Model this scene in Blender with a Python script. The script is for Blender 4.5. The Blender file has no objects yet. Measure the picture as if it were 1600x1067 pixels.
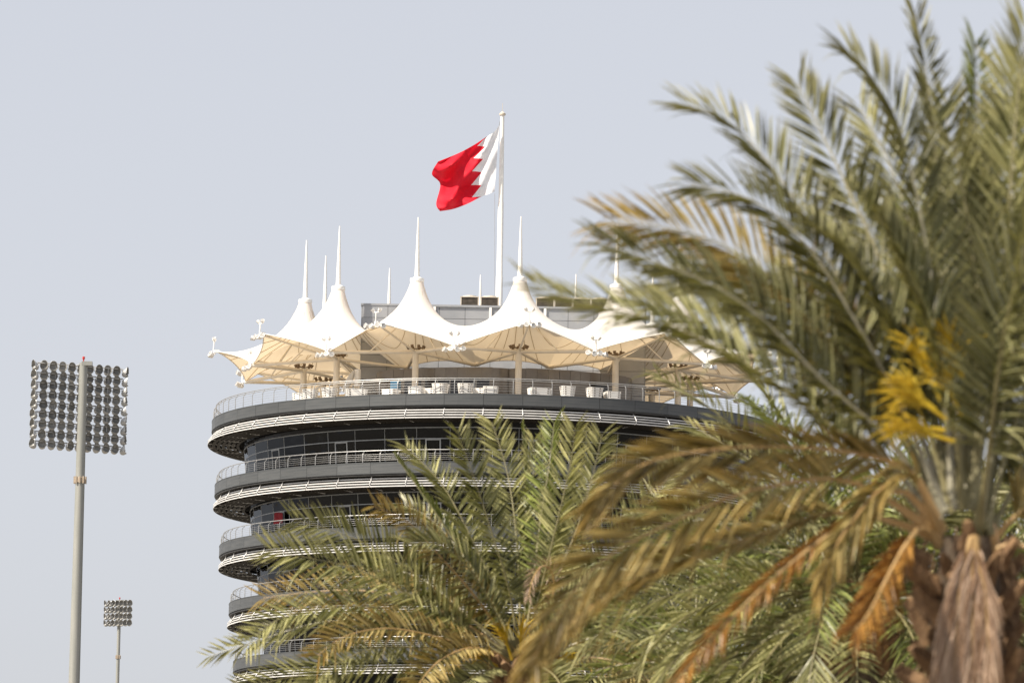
import bpy, math, random
import numpy as np
from math import sin, cos, pi, radians as rad, hypot, atan, atan2
from mathutils import Vector, Matrix

random.seed(7)
rng = np.random.default_rng(7)
SC = bpy.context.scene
COL = SC.collection

# ------------------------------------------------------------------ camera
FPX = 7600.0                      # focal length in photo pixels (1600 wide)
PITCH = atan((1560 - 533.5) / FPX)
ROLL = 0.0175
EYE = Vector((0, 0, 1.6))
fw = Vector((0, cos(PITCH), sin(PITCH)))
rt0 = Vector((1, 0, 0))
up0 = rt0.cross(fw)
RT = rt0 * cos(ROLL) + up0 * sin(ROLL)
UP = up0 * cos(ROLL) - rt0 * sin(ROLL)
cd = bpy.data.cameras.new('camera')
cam = bpy.data.objects.new('camera', cd)
COL.objects.link(cam)
SC.camera = cam
M = Matrix.Identity(4)
for i in range(3):
    M[i][0], M[i][1], M[i][2], M[i][3] = RT[i], UP[i], -fw[i], EYE[i]
cam.matrix_world = M
cd.sensor_width = 36
cd.lens = FPX / 1600 * 36
cd.clip_start, cd.clip_end = 0.5, 20000
cd.dof.use_dof = True
cd.dof.focus_distance = 345
cd.dof.aperture_fstop = cd.lens / 41.0

# ------------------------------------------------------------------ sky, sun, exposure
SUN_EL, SUN_AZ = rad(50), rad(-120)          # azimuth from +Y, clockwise
W = bpy.data.worlds.new('World')
SC.world = W
W.use_nodes = True
nt = W.node_tree
bg = nt.nodes['Background']
sky = nt.nodes.new('ShaderNodeTexSky')
sky.sky_type = 'NISHITA'
sky.sun_disc = False
sky.sun_elevation = SUN_EL
sky.sun_rotation = SUN_AZ
sky.air_density, sky.dust_density, sky.ozone_density = 1.0, 1.8, 1.5
hs = nt.nodes.new('ShaderNodeHueSaturation')
hs.inputs['Saturation'].default_value = 0.42
nt.links.new(sky.outputs[0], hs.inputs['Color'])
haze = nt.nodes.new('ShaderNodeMixRGB')          # dusty desert air evens the sky out
htc = nt.nodes.new('ShaderNodeTexCoord')
hsx = nt.nodes.new('ShaderNodeSeparateXYZ')
hmr = nt.nodes.new('ShaderNodeMapRange')          # thick near the horizon, thinner overhead
hmr.interpolation_type = 'SMOOTHSTEP'
hmr.inputs[1].default_value, hmr.inputs[2].default_value = 0.05, 0.9
hmr.inputs[3].default_value, hmr.inputs[4].default_value = 0.70, 0.12
nt.links.new(htc.outputs['Generated'], hsx.inputs[0])
nt.links.new(hsx.outputs['Z'], hmr.inputs[0])
nt.links.new(hmr.outputs[0], haze.inputs[0])
haze.inputs[2].default_value = (3.64, 3.69, 4.02, 1)
nt.links.new(hs.outputs[0], haze.inputs[1])
nt.links.new(haze.outputs[0], bg.inputs['Color'])
bg.inputs['Strength'].default_value = 0.109
sd = bpy.data.lights.new('sun', 'SUN')
sd.energy, sd.angle, sd.color = 5.0, rad(0.55), (1.0, 0.91, 0.78)
so = bpy.data.objects.new('sun', sd)
COL.objects.link(so)
sv = Vector((sin(SUN_AZ) * cos(SUN_EL), cos(SUN_AZ) * cos(SUN_EL), sin(SUN_EL)))
so.rotation_euler = sv.to_track_quat('Z', 'Y').to_euler()
so.location = (-100, -50, 150)
SC.view_settings.view_transform = 'Standard'
SC.view_settings.look = 'None'
SC.view_settings.exposure = 0.7
SC.view_settings.gamma = 1.0
SC.view_settings.use_curve_mapping = False
SC.render.engine = 'CYCLES'
SC.cycles.max_bounces = 8
SC.cycles.transparent_max_bounces = 12
SC.cycles.use_denoising = True


def P(x, y, dist):
    """The point seen at photo pixel x, y at a horizontal distance from the camera."""
    d = fw + RT * ((x - 800) / FPX) - UP * ((y - 533.5) / FPX)
    return EYE + d * (dist / hypot(d.x, d.y))


# ------------------------------------------------------------------ materials
def mat(name, c1, c2=None, scale=3.0, rough=0.6, metal=0.0, bump=0.0, bscale=None, spec=0.5, rnd=0.0,
        translucent=None, tmix=0.0, stretch=None, coat=0.0):
    m = bpy.data.materials.new(name)
    m.use_nodes = True
    n, l = m.node_tree.nodes, m.node_tree.links
    b = n['Principled BSDF']
    b.inputs['Roughness'].default_value = rough
    b.inputs['Metallic'].default_value = metal
    b.inputs['Specular IOR Level'].default_value = spec
    b.inputs['Coat Weight'].default_value = coat
    tc = n.new('ShaderNodeTexCoord')
    vec = tc.outputs['Object']
    if stretch:
        mp = n.new('ShaderNodeMapping')
        mp.inputs['Scale'].default_value = stretch
        l.new(vec, mp.inputs[0])
        vec = mp.outputs[0]
    nz = n.new('ShaderNodeTexNoise')
    nz.inputs['Scale'].default_value = scale
    nz.inputs['Detail'].default_value = 6
    l.new(vec, nz.inputs['Vector'])
    mx = n.new('ShaderNodeMixRGB')
    mx.inputs[1].default_value = (*c1, 1)
    mx.inputs[2].default_value = (*(c2 or c1), 1)
    rp = n.new('ShaderNodeMapRange')
    rp.inputs[1].default_value, rp.inputs[2].default_value = 0.35, 0.65
    l.new(nz.outputs[0], rp.inputs[0])
    l.new(rp.outputs[0], mx.inputs[0])
    col = mx.outputs[0]
    if rnd:
        oi = n.new('ShaderNodeObjectInfo')
        h = n.new('ShaderNodeHueSaturation')
        r1 = n.new('ShaderNodeMapRange')
        r1.inputs[3].default_value, r1.inputs[4].default_value = 1 - rnd, 1 + rnd
        l.new(oi.outputs['Random'], r1.inputs[0])
        l.new(r1.outputs[0], h.inputs['Value'])
        l.new(col, h.inputs['Color'])
        col = h.outputs[0]
    l.new(col, b.inputs['Base Color'])
    if bump:
        bp = n.new('ShaderNodeBump')
        bp.inputs['Strength'].default_value = bump
        bp.inputs['Distance'].default_value = 0.02
        nb = n.new('ShaderNodeTexNoise')
        nb.inputs['Scale'].default_value = bscale or scale * 4
        nb.inputs['Detail'].default_value = 5
        l.new(vec, nb.inputs['Vector'])
        l.new(nb.outputs[0], bp.inputs['Height'])
        l.new(bp.outputs[0], b.inputs['Normal'])
    if translucent:
        t = n.new('ShaderNodeBsdfTranslucent')
        t.inputs[0].default_value = (*translucent, 1)
        ms = n.new('ShaderNodeMixShader')
        ms.inputs[0].default_value = tmix
        l.new(b.outputs[0], ms.inputs[1])
        l.new(t.outputs[0], ms.inputs[2])
        l.new(ms.outputs[0], n['Material Output'].inputs[0])
    return m


def leaf_mat(name, dark, light, tip, trans, tmix=0.17, rough=0.38):
    """Leaflets: colour varies from leaflet to leaflet and from frond to frond, paler towards the tip (attribute along)."""
    m = bpy.data.materials.new(name)
    m.use_nodes = True
    n, l = m.node_tree.nodes, m.node_tree.links
    b = n['Principled BSDF']
    b.inputs['Roughness'].default_value = rough
    b.inputs['Specular IOR Level'].default_value = 0.32
    at = n.new('ShaderNodeAttribute')
    at.attribute_name = 'shade'
    sep = n.new('ShaderNodeSeparateColor')
    l.new(at.outputs['Color'], sep.inputs[0])
    mx = n.new('ShaderNodeMixRGB')
    mx.inputs[1].default_value, mx.inputs[2].default_value = (*dark, 1), (*light, 1)  # natural leaflet variation, widened to paint sun highlights and deep shade into the colour
    l.new(sep.outputs[0], mx.inputs[0])
    m2 = n.new('ShaderNodeMixRGB')
    m2.inputs[2].default_value = (*tip, 1)
    l.new(mx.outputs[0], m2.inputs[1])
    l.new(sep.outputs[1], m2.inputs[0])
    oi = n.new('ShaderNodeObjectInfo')
    h = n.new('ShaderNodeHueSaturation')
    r1 = n.new('ShaderNodeMapRange')
    r1.inputs[3].default_value, r1.inputs[4].default_value = 0.78, 1.2
    l.new(oi.outputs['Random'], r1.inputs[0])
    l.new(r1.outputs[0], h.inputs['Value'])
    l.new(m2.outputs[0], h.inputs['Color'])
    l.new(h.outputs[0], b.inputs['Base Color'])
    t = n.new('ShaderNodeBsdfTranslucent')
    t.inputs[0].default_value = (*trans, 1)
    ms = n.new('ShaderNodeMixShader')
    ms.inputs[0].default_value = tmix
    l.new(b.outputs[0], ms.inputs[1])
    l.new(t.outputs[0], ms.inputs[2])
    l.new(ms.outputs[0], n['Material Output'].inputs[0])
    return m


def glass_mat():
    m = bpy.data.materials.new('tinted_glass')
    m.use_nodes = True
    n, l = m.node_tree.nodes, m.node_tree.links
    n.remove(n['Principled BSDF'])
    fr = n.new('ShaderNodeFresnel')
    fr.inputs[0].default_value = 1.46
    tr = n.new('ShaderNodeBsdfTransparent')
    tr.inputs[0].default_value = (0.10, 0.115, 0.12, 1)
    gl = n.new('ShaderNodeBsdfGlossy')
    gl.inputs['Roughness'].default_value = 0.02
    gl.inputs['Color'].default_value = (.55, .57, .6, 1)
    tc = n.new('ShaderNodeTexCoord')
    nz = n.new('ShaderNodeTexNoise')
    nz.inputs['Scale'].default_value = 0.45
    oi = n.new('ShaderNodeObjectInfo')
    ad = n.new('ShaderNodeVectorMath')
    ml = n.new('ShaderNodeMath')
    ml.operation = 'MULTIPLY'
    ml.inputs[1].default_value = 90
    l.new(oi.outputs['Random'], ml.inputs[0])
    l.new(tc.outputs['Object'], ad.inputs[0])
    l.new(ml.outputs[0], ad.inputs[1])
    l.new(ad.outputs[0], nz.inputs['Vector'])
    bp = n.new('ShaderNodeBump')
    bp.inputs['Strength'].default_value = 0.5
    bp.inputs['Distance'].default_value = 0.12
    l.new(nz.outputs[0], bp.inputs['Height'])
    l.new(bp.outputs[0], gl.inputs['Normal'])
    ms = n.new('ShaderNodeMixShader')
    tint = n.new('ShaderNodeMixRGB')
    tint.inputs[1].default_value = (.03, .035, .04, 1)
    tint.inputs[2].default_value = (.24, .245, .24, 1)
    pw = n.new('ShaderNodeMath')
    pw.operation = 'POWER'
    pw.inputs[1].default_value = 2.2
    l.new(oi.outputs['Random'], pw.inputs[0])
    l.new(pw.outputs[0], tint.inputs[0])
    l.new(tint.outputs[0], tr.inputs[0])
    l.new(fr.outputs[0], ms.inputs[0])
    l.new(tr.outputs[0], ms.inputs[1])
    l.new(gl.outputs[0], ms.inputs[2])
    l.new(ms.outputs[0], n['Material Output'].inputs[0])
    return m


MT = dict(
    sand=mat('sand', (.15, .135, .112), (.2, .18, .15), .05, .9, bump=.3, bscale=2),
    fascia=mat('fascia_metal', (.074, .079, .082), (.102, .105, .105), 1.6, .5, .3, rnd=.10, bump=.12, bscale=60, stretch=(.3, .3, 6)),
    lip=mat('dark_lip', (.03, .03, .03), (.05, .048, .045), 2, .6),
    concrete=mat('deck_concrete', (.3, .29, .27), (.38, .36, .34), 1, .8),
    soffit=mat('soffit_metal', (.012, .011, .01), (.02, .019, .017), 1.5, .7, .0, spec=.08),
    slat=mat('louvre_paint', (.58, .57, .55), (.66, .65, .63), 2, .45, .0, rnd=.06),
    slat_under=mat('louvre_underside_shade', (.03, .026, .022), (.045, .04, .033), 2, .6, spec=.1),  # dark copy of the louvre colour, painting the shade on its undersides
    rail=mat('rail_steel', (.3, .3, .3), (.4, .4, .39), 4, .4, .4),
    frame=mat('window_frame', (.3, .31, .32), (.36, .37, .37), 3, .4, .4),
    spandrel=mat('spandrel_glass', (.006, .006, .007), (.009, .009, .01), 1, .15, spec=.15),
    interior=mat('room_dark', (.10, .09, .08), (.22, .2, .18), .5, .8),
    glass=glass_mat(),
    door=mat('door_glass_pale', (.12, .15, .18), (.2, .23, .26), .8, .08),
    membrane=mat('tent_membrane', (.8, .775, .73), (.83, .81, .77), .7, .55, translucent=(.93, .72, .45), tmix=.27, spec=.2),
    steel=mat('cream_steel', (.74, .68, .58), (.79, .73, .63), 1.5, .45, rnd=.04),
    white=mat('white_paint', (.8, .78, .74), (.84, .82, .79), 3, .4),
    mastwhite=mat('mast_paint', (.8, .78, .73), (.83, .81, .77), 2, .35, bump=.03),
    brownlamp=mat('bronze_lamp', (.16, .11, .07), (.24, .17, .1), 6, .5, .3),
    lens=mat('lamp_lens', (.3, .3, .29), (.5, .48, .45), 8, .12),
    seam=mat('seam_webbing', (.42, .33, .2), (.5, .4, .26), 3, .7),
    clad=mat('grey_cladding', (.30, .31, .325), (.35, .355, .365), .8, .45, .25, rnd=.05),
    pavilion=mat('bronze_cladding', (.17, .15, .13), (.21, .19, .165), .9, .35, .5, rnd=.06),
    dark=mat('dark_opening', (.015, .015, .017), (.03, .03, .03), 1, .2),
    hvac=mat('brown_grille', (.075, .06, .045), (.13, .105, .08), 3, .6, .2),
    hvacframe=mat('unit_casing', (.5, .44, .36), (.56, .5, .42), 3, .55),
    wicker=mat('white_wicker', (.8, .77, .72), (.84, .82, .78), 4, .6),
    liner=mat('shaded_wicker_lining', (.2, .16, .12), (.28, .23, .18), 6, .9),  # dark solid inner skin, its colour stands for shade behind the holes
    cushion=mat('cream_cushion', (.7, .64, .56), (.76, .7, .62), 5, .9, bump=.1),
    blue=mat('blue_paint', (.04, .11, .18), (.06, .15, .23), 2, .4),
    pole=mat('galvanised_pole', (.27, .275, .25), (.34, .335, .305), 1.2, .5, .15, bump=.05, stretch=(3, 3, .25)),
    rust=mat('rusty_flange', (.35, .27, .19), (.45, .38, .3), 6, .7),
    lampback=mat('lamp_housing', (.42, .42, .41), (.5, .5, .49), 4, .35, .2, rnd=.1),
    lampin=mat('lamp_visor_inside', (.19, .185, .172), (.27, .265, .245), 5, .4, rnd=.25),
    red_lamp=mat('red_beacon', (.5, .03, .02), None, 3, .3),
    flagred=mat('flag_red', (.62, .012, .03), (.68, .016, .035), 3, .65, translucent=(.75, .01, .03), tmix=.3, spec=.2),
    flagwhite=mat('flag_white', (.78, .78, .8), (.82, .82, .84), 3, .65, translucent=(.8, .8, .82), tmix=.25, spec=.2),
    leaf=leaf_mat('palm_leaf', (.036, .042, .012), (.33, .325, .155), (.46, .40, .20), (.24, .22, .04)),
    leaf_mid=leaf_mat('palm_leaf_grey', (.035, .044, .010), (.50, .48, .22), (.50, .44, .22), (.25, .25, .05)),
    leaf_fresh=leaf_mat('palm_leaf_fresh', (.04, .06, .012), (.32, .36, .10), (.34, .33, .12), (.2, .23, .035)),
    leaf_olive=leaf_mat('palm_leaf_olive', (.09, .068, .016), (.56, .45, .19), (.60, .36, .09), (.30, .22, .04)),
    leaf_dead=leaf_mat('palm_leaf_dead', (.12, .05, .010), (.44, .24, .06), (.45, .22, .05), (.32, .12, .015)),
    leaf_straw=leaf_mat('palm_leaf_straw', (.24, .14, .08), (.68, .52, .39), (.7, .56, .42), (.4, .25, .12), .15),
    rachis=mat('frond_stalk', (.16, .14, .06), (.26, .23, .115), 5, .45),
    rachis_pale=mat('frond_stalk_pale', (.28, .26, .18), (.38, .355, .27), 5, .35),  # paler copy of the stalk colour, with skylight painted in
    rachis_dead=mat('frond_stalk_dead', (.40, .25, .095), (.48, .32, .145), 5, .55),
    bark=mat('palm_bark', (.06, .042, .026), (.12, .085, .052), 9, .9, bump=.6, bscale=30),
    boot=mat('palm_boot', (.10, .05, .02), (.30, .18, .085), 8, .85, bump=.4, bscale=40, rnd=.25),
    fibre=mat('palm_fibre', (.12, .07, .036), (.26, .165, .09), 15, .95),
    redcloth=mat('dark_red_cloth', (.2, .008, .015), (.26, .012, .02), 4, .8),
    flower=mat('yellow_strands', (.55, .38, .015), (.7, .52, .04), 6, .55, translucent=(.7, .45, .02), tmix=.25),
)


# ------------------------------------------------------------------ mesh helpers
class MB:
    def __init__(s):
        s.v, s.f, s.m = [], [], []

    def add(s, vs, fs, mi=0):
        o = len(s.v)
        s.v += [tuple(p) for p in vs]
        s.f += [tuple(i + o for i in f) for f in fs]
        s.m += [mi] * len(fs)

    def box(s, c, h, rot=None, mi=0):
        vs = []
        for z in (-1, 1):
            for y in (-1, 1):
                for x in (-1, 1):
                    p = Vector((x * h[0], y * h[1], z * h[2]))
                    if rot is not None:
                        p = rot @ p
                    vs.append(p + Vector(c))
        s.add(vs, [(0, 2, 3, 1), (4, 5, 7, 6), (0, 1, 5, 4), (2, 6, 7, 3), (0, 4, 6, 2), (1, 3, 7, 5)], mi)

    def tube(s, pts, r, n=8, mi=0, cap=True):
        pts = [Vector(p) for p in pts]
        rs = r if isinstance(r, (list, tuple)) else [r] * len(pts)
        vs, fs = [], []
        ref = None
        for i, p in enumerate(pts):
            t = (pts[min(i + 1, len(pts) - 1)] - pts[max(i - 1, 0)]).normalized()
            if ref is None:
                ref = Vector((0, 0, 1)) if abs(t.z) < .9 else Vector((1, 0, 0))
            a = t.cross(ref).normalized()
            b = t.cross(a)
            ref = a.cross(t)
            for k in range(n):
                q = 2 * pi * k / n
                vs.append(p + (a * cos(q) + b * sin(q)) * rs[i])
        for i in range(len(pts) - 1):
            for k in range(n):
                k2 = (k + 1) % n
                fs.append((i * n + k, i * n + k2, (i + 1) * n + k2, (i + 1) * n + k))
        if cap:
            fs.append(tuple(range(n - 1, -1, -1)))
            fs.append(tuple(range((len(pts) - 1) * n, len(pts) * n)))
        s.add(vs, fs, mi)

    def rev(s, prof, n=24, a0=0., a1=360., mi=0, c=(0, 0, 0)):
        """Revolve (radius, z) profile about Z; angle 0 faces -Y."""
        full = abs(a1 - a0 - 360) < 1e-6
        k = n if full else n + 1
        vs, fs = [], []
        for i in range(k):
            a = rad(a0 + (a1 - a0) * i / n)
            for (R, z) in prof:
                vs.append((c[0] + R * sin(a), c[1] - R * cos(a), c[2] + z))
        L = len(prof)
        for i in range(n):
            j = (i + 1) % k
            for q in range(L - 1):
                fs.append((i * L + q, j * L + q, j * L + q + 1, i * L + q + 1))
        s.add(vs, fs, mi)

    def arcbox(s, R0, R1, z0, z1, a0, a1, n=3, mi=0, zs=None):
        """A closed curved block; zs: (z00,z01,z10,z11) inner-bottom, inner-top, outer-bottom, outer-top."""
        ib, it, ob, ot = zs or (z0, z1, z0, z1)
        vs, fs = [], []
        for i in range(n + 1):
            a = rad(a0 + (a1 - a0) * i / n)
            for R, z in ((R0, ib), (R1, ob), (R1, ot), (R0, it)):
                vs.append((R * sin(a), -R * cos(a), z))
        for i in range(n):
            for q in range(4):
                q2 = (q + 1) % 4
                fs.append((i * 4 + q, (i + 1) * 4 + q, (i + 1) * 4 + q2, i * 4 + q2))
        fs += [(0, 1, 2, 3), (n * 4 + 3, n * 4 + 2, n * 4 + 1, n * 4)]
        s.add(vs, fs, mi)

    def rotated(s, deg):
        o = MB()
        c, n = cos(rad(deg)), sin(rad(deg))
        o.v = [(x * c - y * n, x * n + y * c, z) for x, y, z in s.v]
        o.f, o.m = list(s.f), list(s.m)
        return o

    def join(s, o):
        k = len(s.v)
        s.v += o.v
        s.f += [tuple(i + k for i in f) for f in o.f]
        s.m += o.m

    def mesh(s, name, mats, smooth=False):
        me = bpy.data.meshes.new(name)
        me.from_pydata(s.v, [], s.f)
        for m in (mats if isinstance(mats, (list, tuple)) else [mats]):
            me.materials.append(m)
        me.polygons.foreach_set('material_index', s.m)
        if smooth:
            me.polygons.foreach_set('use_smooth', [True] * len(s.f))
            me.set_sharp_from_angle(angle=rad(40))
        me.update()
        return me


def link(name, data, parent=None, loc=None, rz=None):
    o = bpy.data.objects.new(name, data)
    COL.objects.link(o)
    if parent:
        o.parent = parent
    if loc is not None:
        o.location = loc
    if rz is not None:
        o.rotation_euler = (0, 0, rz)
    return o


def ob(name, mb, mats, parent=None, smooth=False, **k):
    return link(name, mb.mesh(name, mats, smooth), parent, **k)


def tag(o, label=None, cat=None, group=None, kind=None):
    if label: o['label'] = label
    if cat: o['category'] = cat
    if group: o['group'] = group
    if kind: o['kind'] = kind
    return o


def thing(name, label, cat, loc=(0, 0, 0), rz=0, group=None):
    return tag(link(name, None, None, loc, rz), label, cat, group)


def copy_tree(o, parent=None):
    c = o.copy()
    COL.objects.link(c)
    if parent:
        c.parent = parent
    for ch in list(o.children):
        copy_tree(ch, c)
    return c


def pol(R, deg, z):
    return Vector((R * sin(rad(deg)), -R * cos(rad(deg)), z))


# ------------------------------------------------------------------ ground
g = MB()
g.add([(-9000, -3000, 0), (9000, -3000, 0), (9000, 15000, 0), (-9000, 15000, 0)], [(0, 1, 2, 3)])
tag(ob('ground', g, MT['sand']), 'pale desert sand ground around the tower', kind='structure')

# ------------------------------------------------------------------ tower
AX = P(780, 465, 360)
TX, TY = AX.x, AX.y
TLOC = (TX, TY, 0)
tower = thing('round_tower', 'round dark grey tower with ringed balconies, white louvres and a roof terrace', 'building', TLOC)
LEV = [  # balcony radius, top of fascia, louvre tip offset, glass radius at its top
    (21.20, 43.65, .30, None), (20.87, 38.90, .10, 18.75), (20.42, 34.40, .05, 18.2), (19.60, 30.15, .12, 17.6), (19.18, 25.90, .10, 17.1)]
PH = 1.25                          # phase of the 48 bays: bay centres at PH + 7.5 k
BAYS = [PH + 7.5 * k for k in range(48)]


def wrap(a):
    return (a + 180) % 360 - 180


FRONT = [a for a in BAYS if abs(wrap(a)) < 98]
BACK = [a for a in BAYS if abs(wrap(a)) >= 98]


def pieces(name, mb, mats, parent, front, back, smooth=False, jitter=0.0):
    me = mb.mesh(name, mats, smooth)
    out = []
    for a in front:
        o = link(name, me, parent, rz=rad(a))
        if jitter:
            o.rotation_euler = (random.gauss(0, jitter), random.gauss(0, jitter), rad(a))
        out.append(o)
    if back:
        j = MB()
        for a in back:
            j.join(mb.rotated(a))
        tag(ob(name, j, mats, parent, smooth), kind='stuff')
    return out


for li, (R, zt, tip, Rg) in enumerate(LEV):
    # slab with soffit and dark lip
    s = MB()
    s.rev([(9, zt - .12), (R - .1, zt - .12), (R - .1, zt - .02)], 96)
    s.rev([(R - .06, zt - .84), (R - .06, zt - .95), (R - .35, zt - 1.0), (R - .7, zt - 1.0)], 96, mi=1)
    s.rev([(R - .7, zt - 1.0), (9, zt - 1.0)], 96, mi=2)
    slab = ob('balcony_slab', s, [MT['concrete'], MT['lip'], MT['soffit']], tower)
    p = MB()
    p.arcbox(R - .1, R, zt - .83, zt, -3.72, 3.72, 3)
    p.arcbox(R, R + .012, zt - .06, zt - .02, -3.72, 3.72, 3)
    p.arcbox(R, R + .012, zt - .81, zt - .77, -3.72, 3.72, 3)
    pieces('fascia_panel', p, MT['fascia'], slab, BAYS, [])
    # railing
    Rr = R - .12
    r = MB()
    hk = .98 if li == 0 else .76
    for h, dr, rr in ((1.12, -.16, .032), (.99, -.14, .024), (.76, -.03, .009), (.58, -.02, .009), (.40, -.02, .009), (.22, -.02, .009)):
        if h == .99 and li:
            continue
        prof = [(Rr + dr + rr * cos(q), zt + h * hk + rr * sin(q)) for q in np.linspace(0, 2 * pi, 7)]
        r.rev(prof, 120)
    railing = ob('railing', r, MT['rail'], tower, True)
    q = MB()
    q.tube([(0, -Rr, zt - .1), (0, -Rr, zt + .78 * hk), (0, -(Rr - .05), zt + .9 * hk), (0, -(Rr - .16), zt + .98 * hk), (0, -(Rr - .16), zt + 1.1 * hk)], .026, 5)
    posts = [PH + 1.9 + 3.75 * k for k in range(96)]
    fr = [a for a in posts if abs(wrap(a)) < 95] if li < 3 else []
    pieces('railing_post', q, MT['rail'], railing, fr, [a for a in posts if a not in fr], True)
    # louvres under the balcony
    b = MB()
    br = MB()
    Ro = R + tip
    br.tube([(0, -(R - .25), zt - 1.0), (0, -(Ro - .28), zt - 1.2), (0, -(Ro - .06), zt - 1.5), (0, -(Ro - .1), zt - 1.72), (0, -(Ro - 2.1), zt - 1.8)], .035, 5)
    b.rev([(R - .62, zt - 1.02), (R - .55, zt - 1.02), (R - .55, zt - 1.12), (R - .62, zt - 1.12)], 96)
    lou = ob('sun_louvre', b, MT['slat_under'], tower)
    fb = [a - 3.75 for a in BAYS if abs(wrap(a)) < 92] if li < 2 else []
    pieces('louvre_bracket', br, MT['slat'], lou, fb, [a - 3.75 for a in BAYS if a - 3.75 not in fb])
    fs = [a for a in BAYS if abs(wrap(a)) < 90] if li < 2 else []
    bs = [a for a in BAYS if a not in fs]
    for k in range(4):
        u = k / 3
        rr, zz = Ro - .40 + .36 * u ** .8, zt - 1.10 - .58 * u
        m = MB()
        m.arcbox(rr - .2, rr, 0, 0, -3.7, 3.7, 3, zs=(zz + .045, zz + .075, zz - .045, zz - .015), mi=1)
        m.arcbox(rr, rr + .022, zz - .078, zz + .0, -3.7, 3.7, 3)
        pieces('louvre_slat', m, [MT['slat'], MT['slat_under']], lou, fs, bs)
    m = MB()
    for k in range(6):
        rr = Ro - .35 - .36 * k
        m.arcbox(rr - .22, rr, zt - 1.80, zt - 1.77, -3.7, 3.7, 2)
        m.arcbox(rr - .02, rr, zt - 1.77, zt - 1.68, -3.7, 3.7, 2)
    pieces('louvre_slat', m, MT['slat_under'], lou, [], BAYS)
    if Rg is None:
        continue
    # window wall of this storey
    zf = zt - .12
    zup = LEV[li - 1][1] - 1.0
    H0, H1 = 1.98, 2.76
    LN = .09                                     # outward lean per metre

    def rg(h):
        return Rg - LN * (2.76 - h)
    w = MB()
    for h, t in ((0.03, .05), (H0, .03), (H1, .035)):
        w.rev([(rg(h) + .035, zf + h - t), (rg(h) + .035, zf + h + t), (rg(h) - .06, zf + h + t), (rg(h) - .06, zf + h - t), (rg(h) + .035, zf + h - t)], 96)
    for a in BAYS:
        mu = MB()
        mu.tube([pol(rg(.03), 0, zf + .05), pol(rg(H1), 0, zf + H1)], .032, 4)
        w.join(mu.rotated(a - 3.75))
    w.rev([(rg(H1) - .02, zf + H1 + .035), (rg(H1) + .1, zup)], 96, mi=1)
    w.rev([(11.0, zf), (11.0, zup)], 48, mi=2)
    w.rev([(rg(H1) - .1, zup - .35), (11, zup - .35)], 48, mi=2)
    ww = ob('window_band', w, [MT['frame'], MT['spandrel'], MT['interior']], tower)
    up = MB()
    up.arcbox(rg(H0), rg(H0) + .02, 0, 0, -3.58, 3.58, 1, zs=(zf + H0 + .035, zf + H1 - .04, zf + H0 + .035, zf + H1 - .04))
    up.v = [(x * (1 + (LN * (z - zf - H0)) / rg(H0)), y * (1 + (LN * (z - zf - H0)) / rg(H0)), z) for x, y, z in up.v]
    lo = MB()
    lo.arcbox(rg(.05), rg(.05) + .02, zf + .09, zf + H0 - .035, -3.58, 3.58, 1)
    lo.v = [(x * (1 + (LN * (z - zf - .05)) / rg(.05)), y * (1 + (LN * (z - zf - .05)) / rg(.05)), z) for x, y, z in lo.v]
    dbays = [a for i, a in enumerate(BAYS) if i % 3 == 1]
    nd = [a for a in FRONT if a not in dbays]
    pieces('window_pane', up, MT['glass'], ww, FRONT, BACK)
    pieces('window_pane', lo, MT['glass'], ww, nd, BACK)
    d = MB()                                      # glazed door between two narrow panes
    for a0, a1, mi in ((-3.58, -1.75, 0), (1.75, 3.58, 0), (-1.25, 1.25, 0)):
        d.arcbox(rg(.9), rg(.9) + .02, zf + .1, zf + H0 - .05, a0, a1, 1, mi)
    for a in (-1.6, 1.6):
        d.arcbox(rg(.9) - .04, rg(.9) + .05, zf + .05, zf + H0 - .03, a - .14, a + .14, 1, 1)
    d.arcbox(rg(.9) - .04, rg(.9) + .05, zf + H0 - .12, zf + H0 - .03, -1.45, 1.45, 1, 1)
    d.v = [(x * (1 + (LN * (z - zf - .9)) / rg(.9)), y * (1 + (LN * (z - zf - .9)) / rg(.9)), z) for x, y, z in d.v]
    pieces('balcony_door', d, [MT['glass'], MT['frame']], ww, [a for a in dbays if abs(wrap(a)) < 98], [])

# plain storeys below the frame, down to the ground
s = MB()
zt = LEV[-1][1] - 4.25
Rl = 18.9
while zt > 3:
    s.rev([(9, zt), (Rl, zt), (Rl, zt - .9), (9, zt - .9)], 64, mi=0)
    s.rev([(Rl - 2.2, zt + 3.3), (Rl - 2.5, zt)], 64, mi=1)
    zt -= 4.25
    Rl -= .25
s.rev([(10.5, 0), (10.5, 25.5)], 48, mi=1)
ob('lower_storeys', s, [MT['fascia'], MT['spandrel']], tower)

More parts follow.
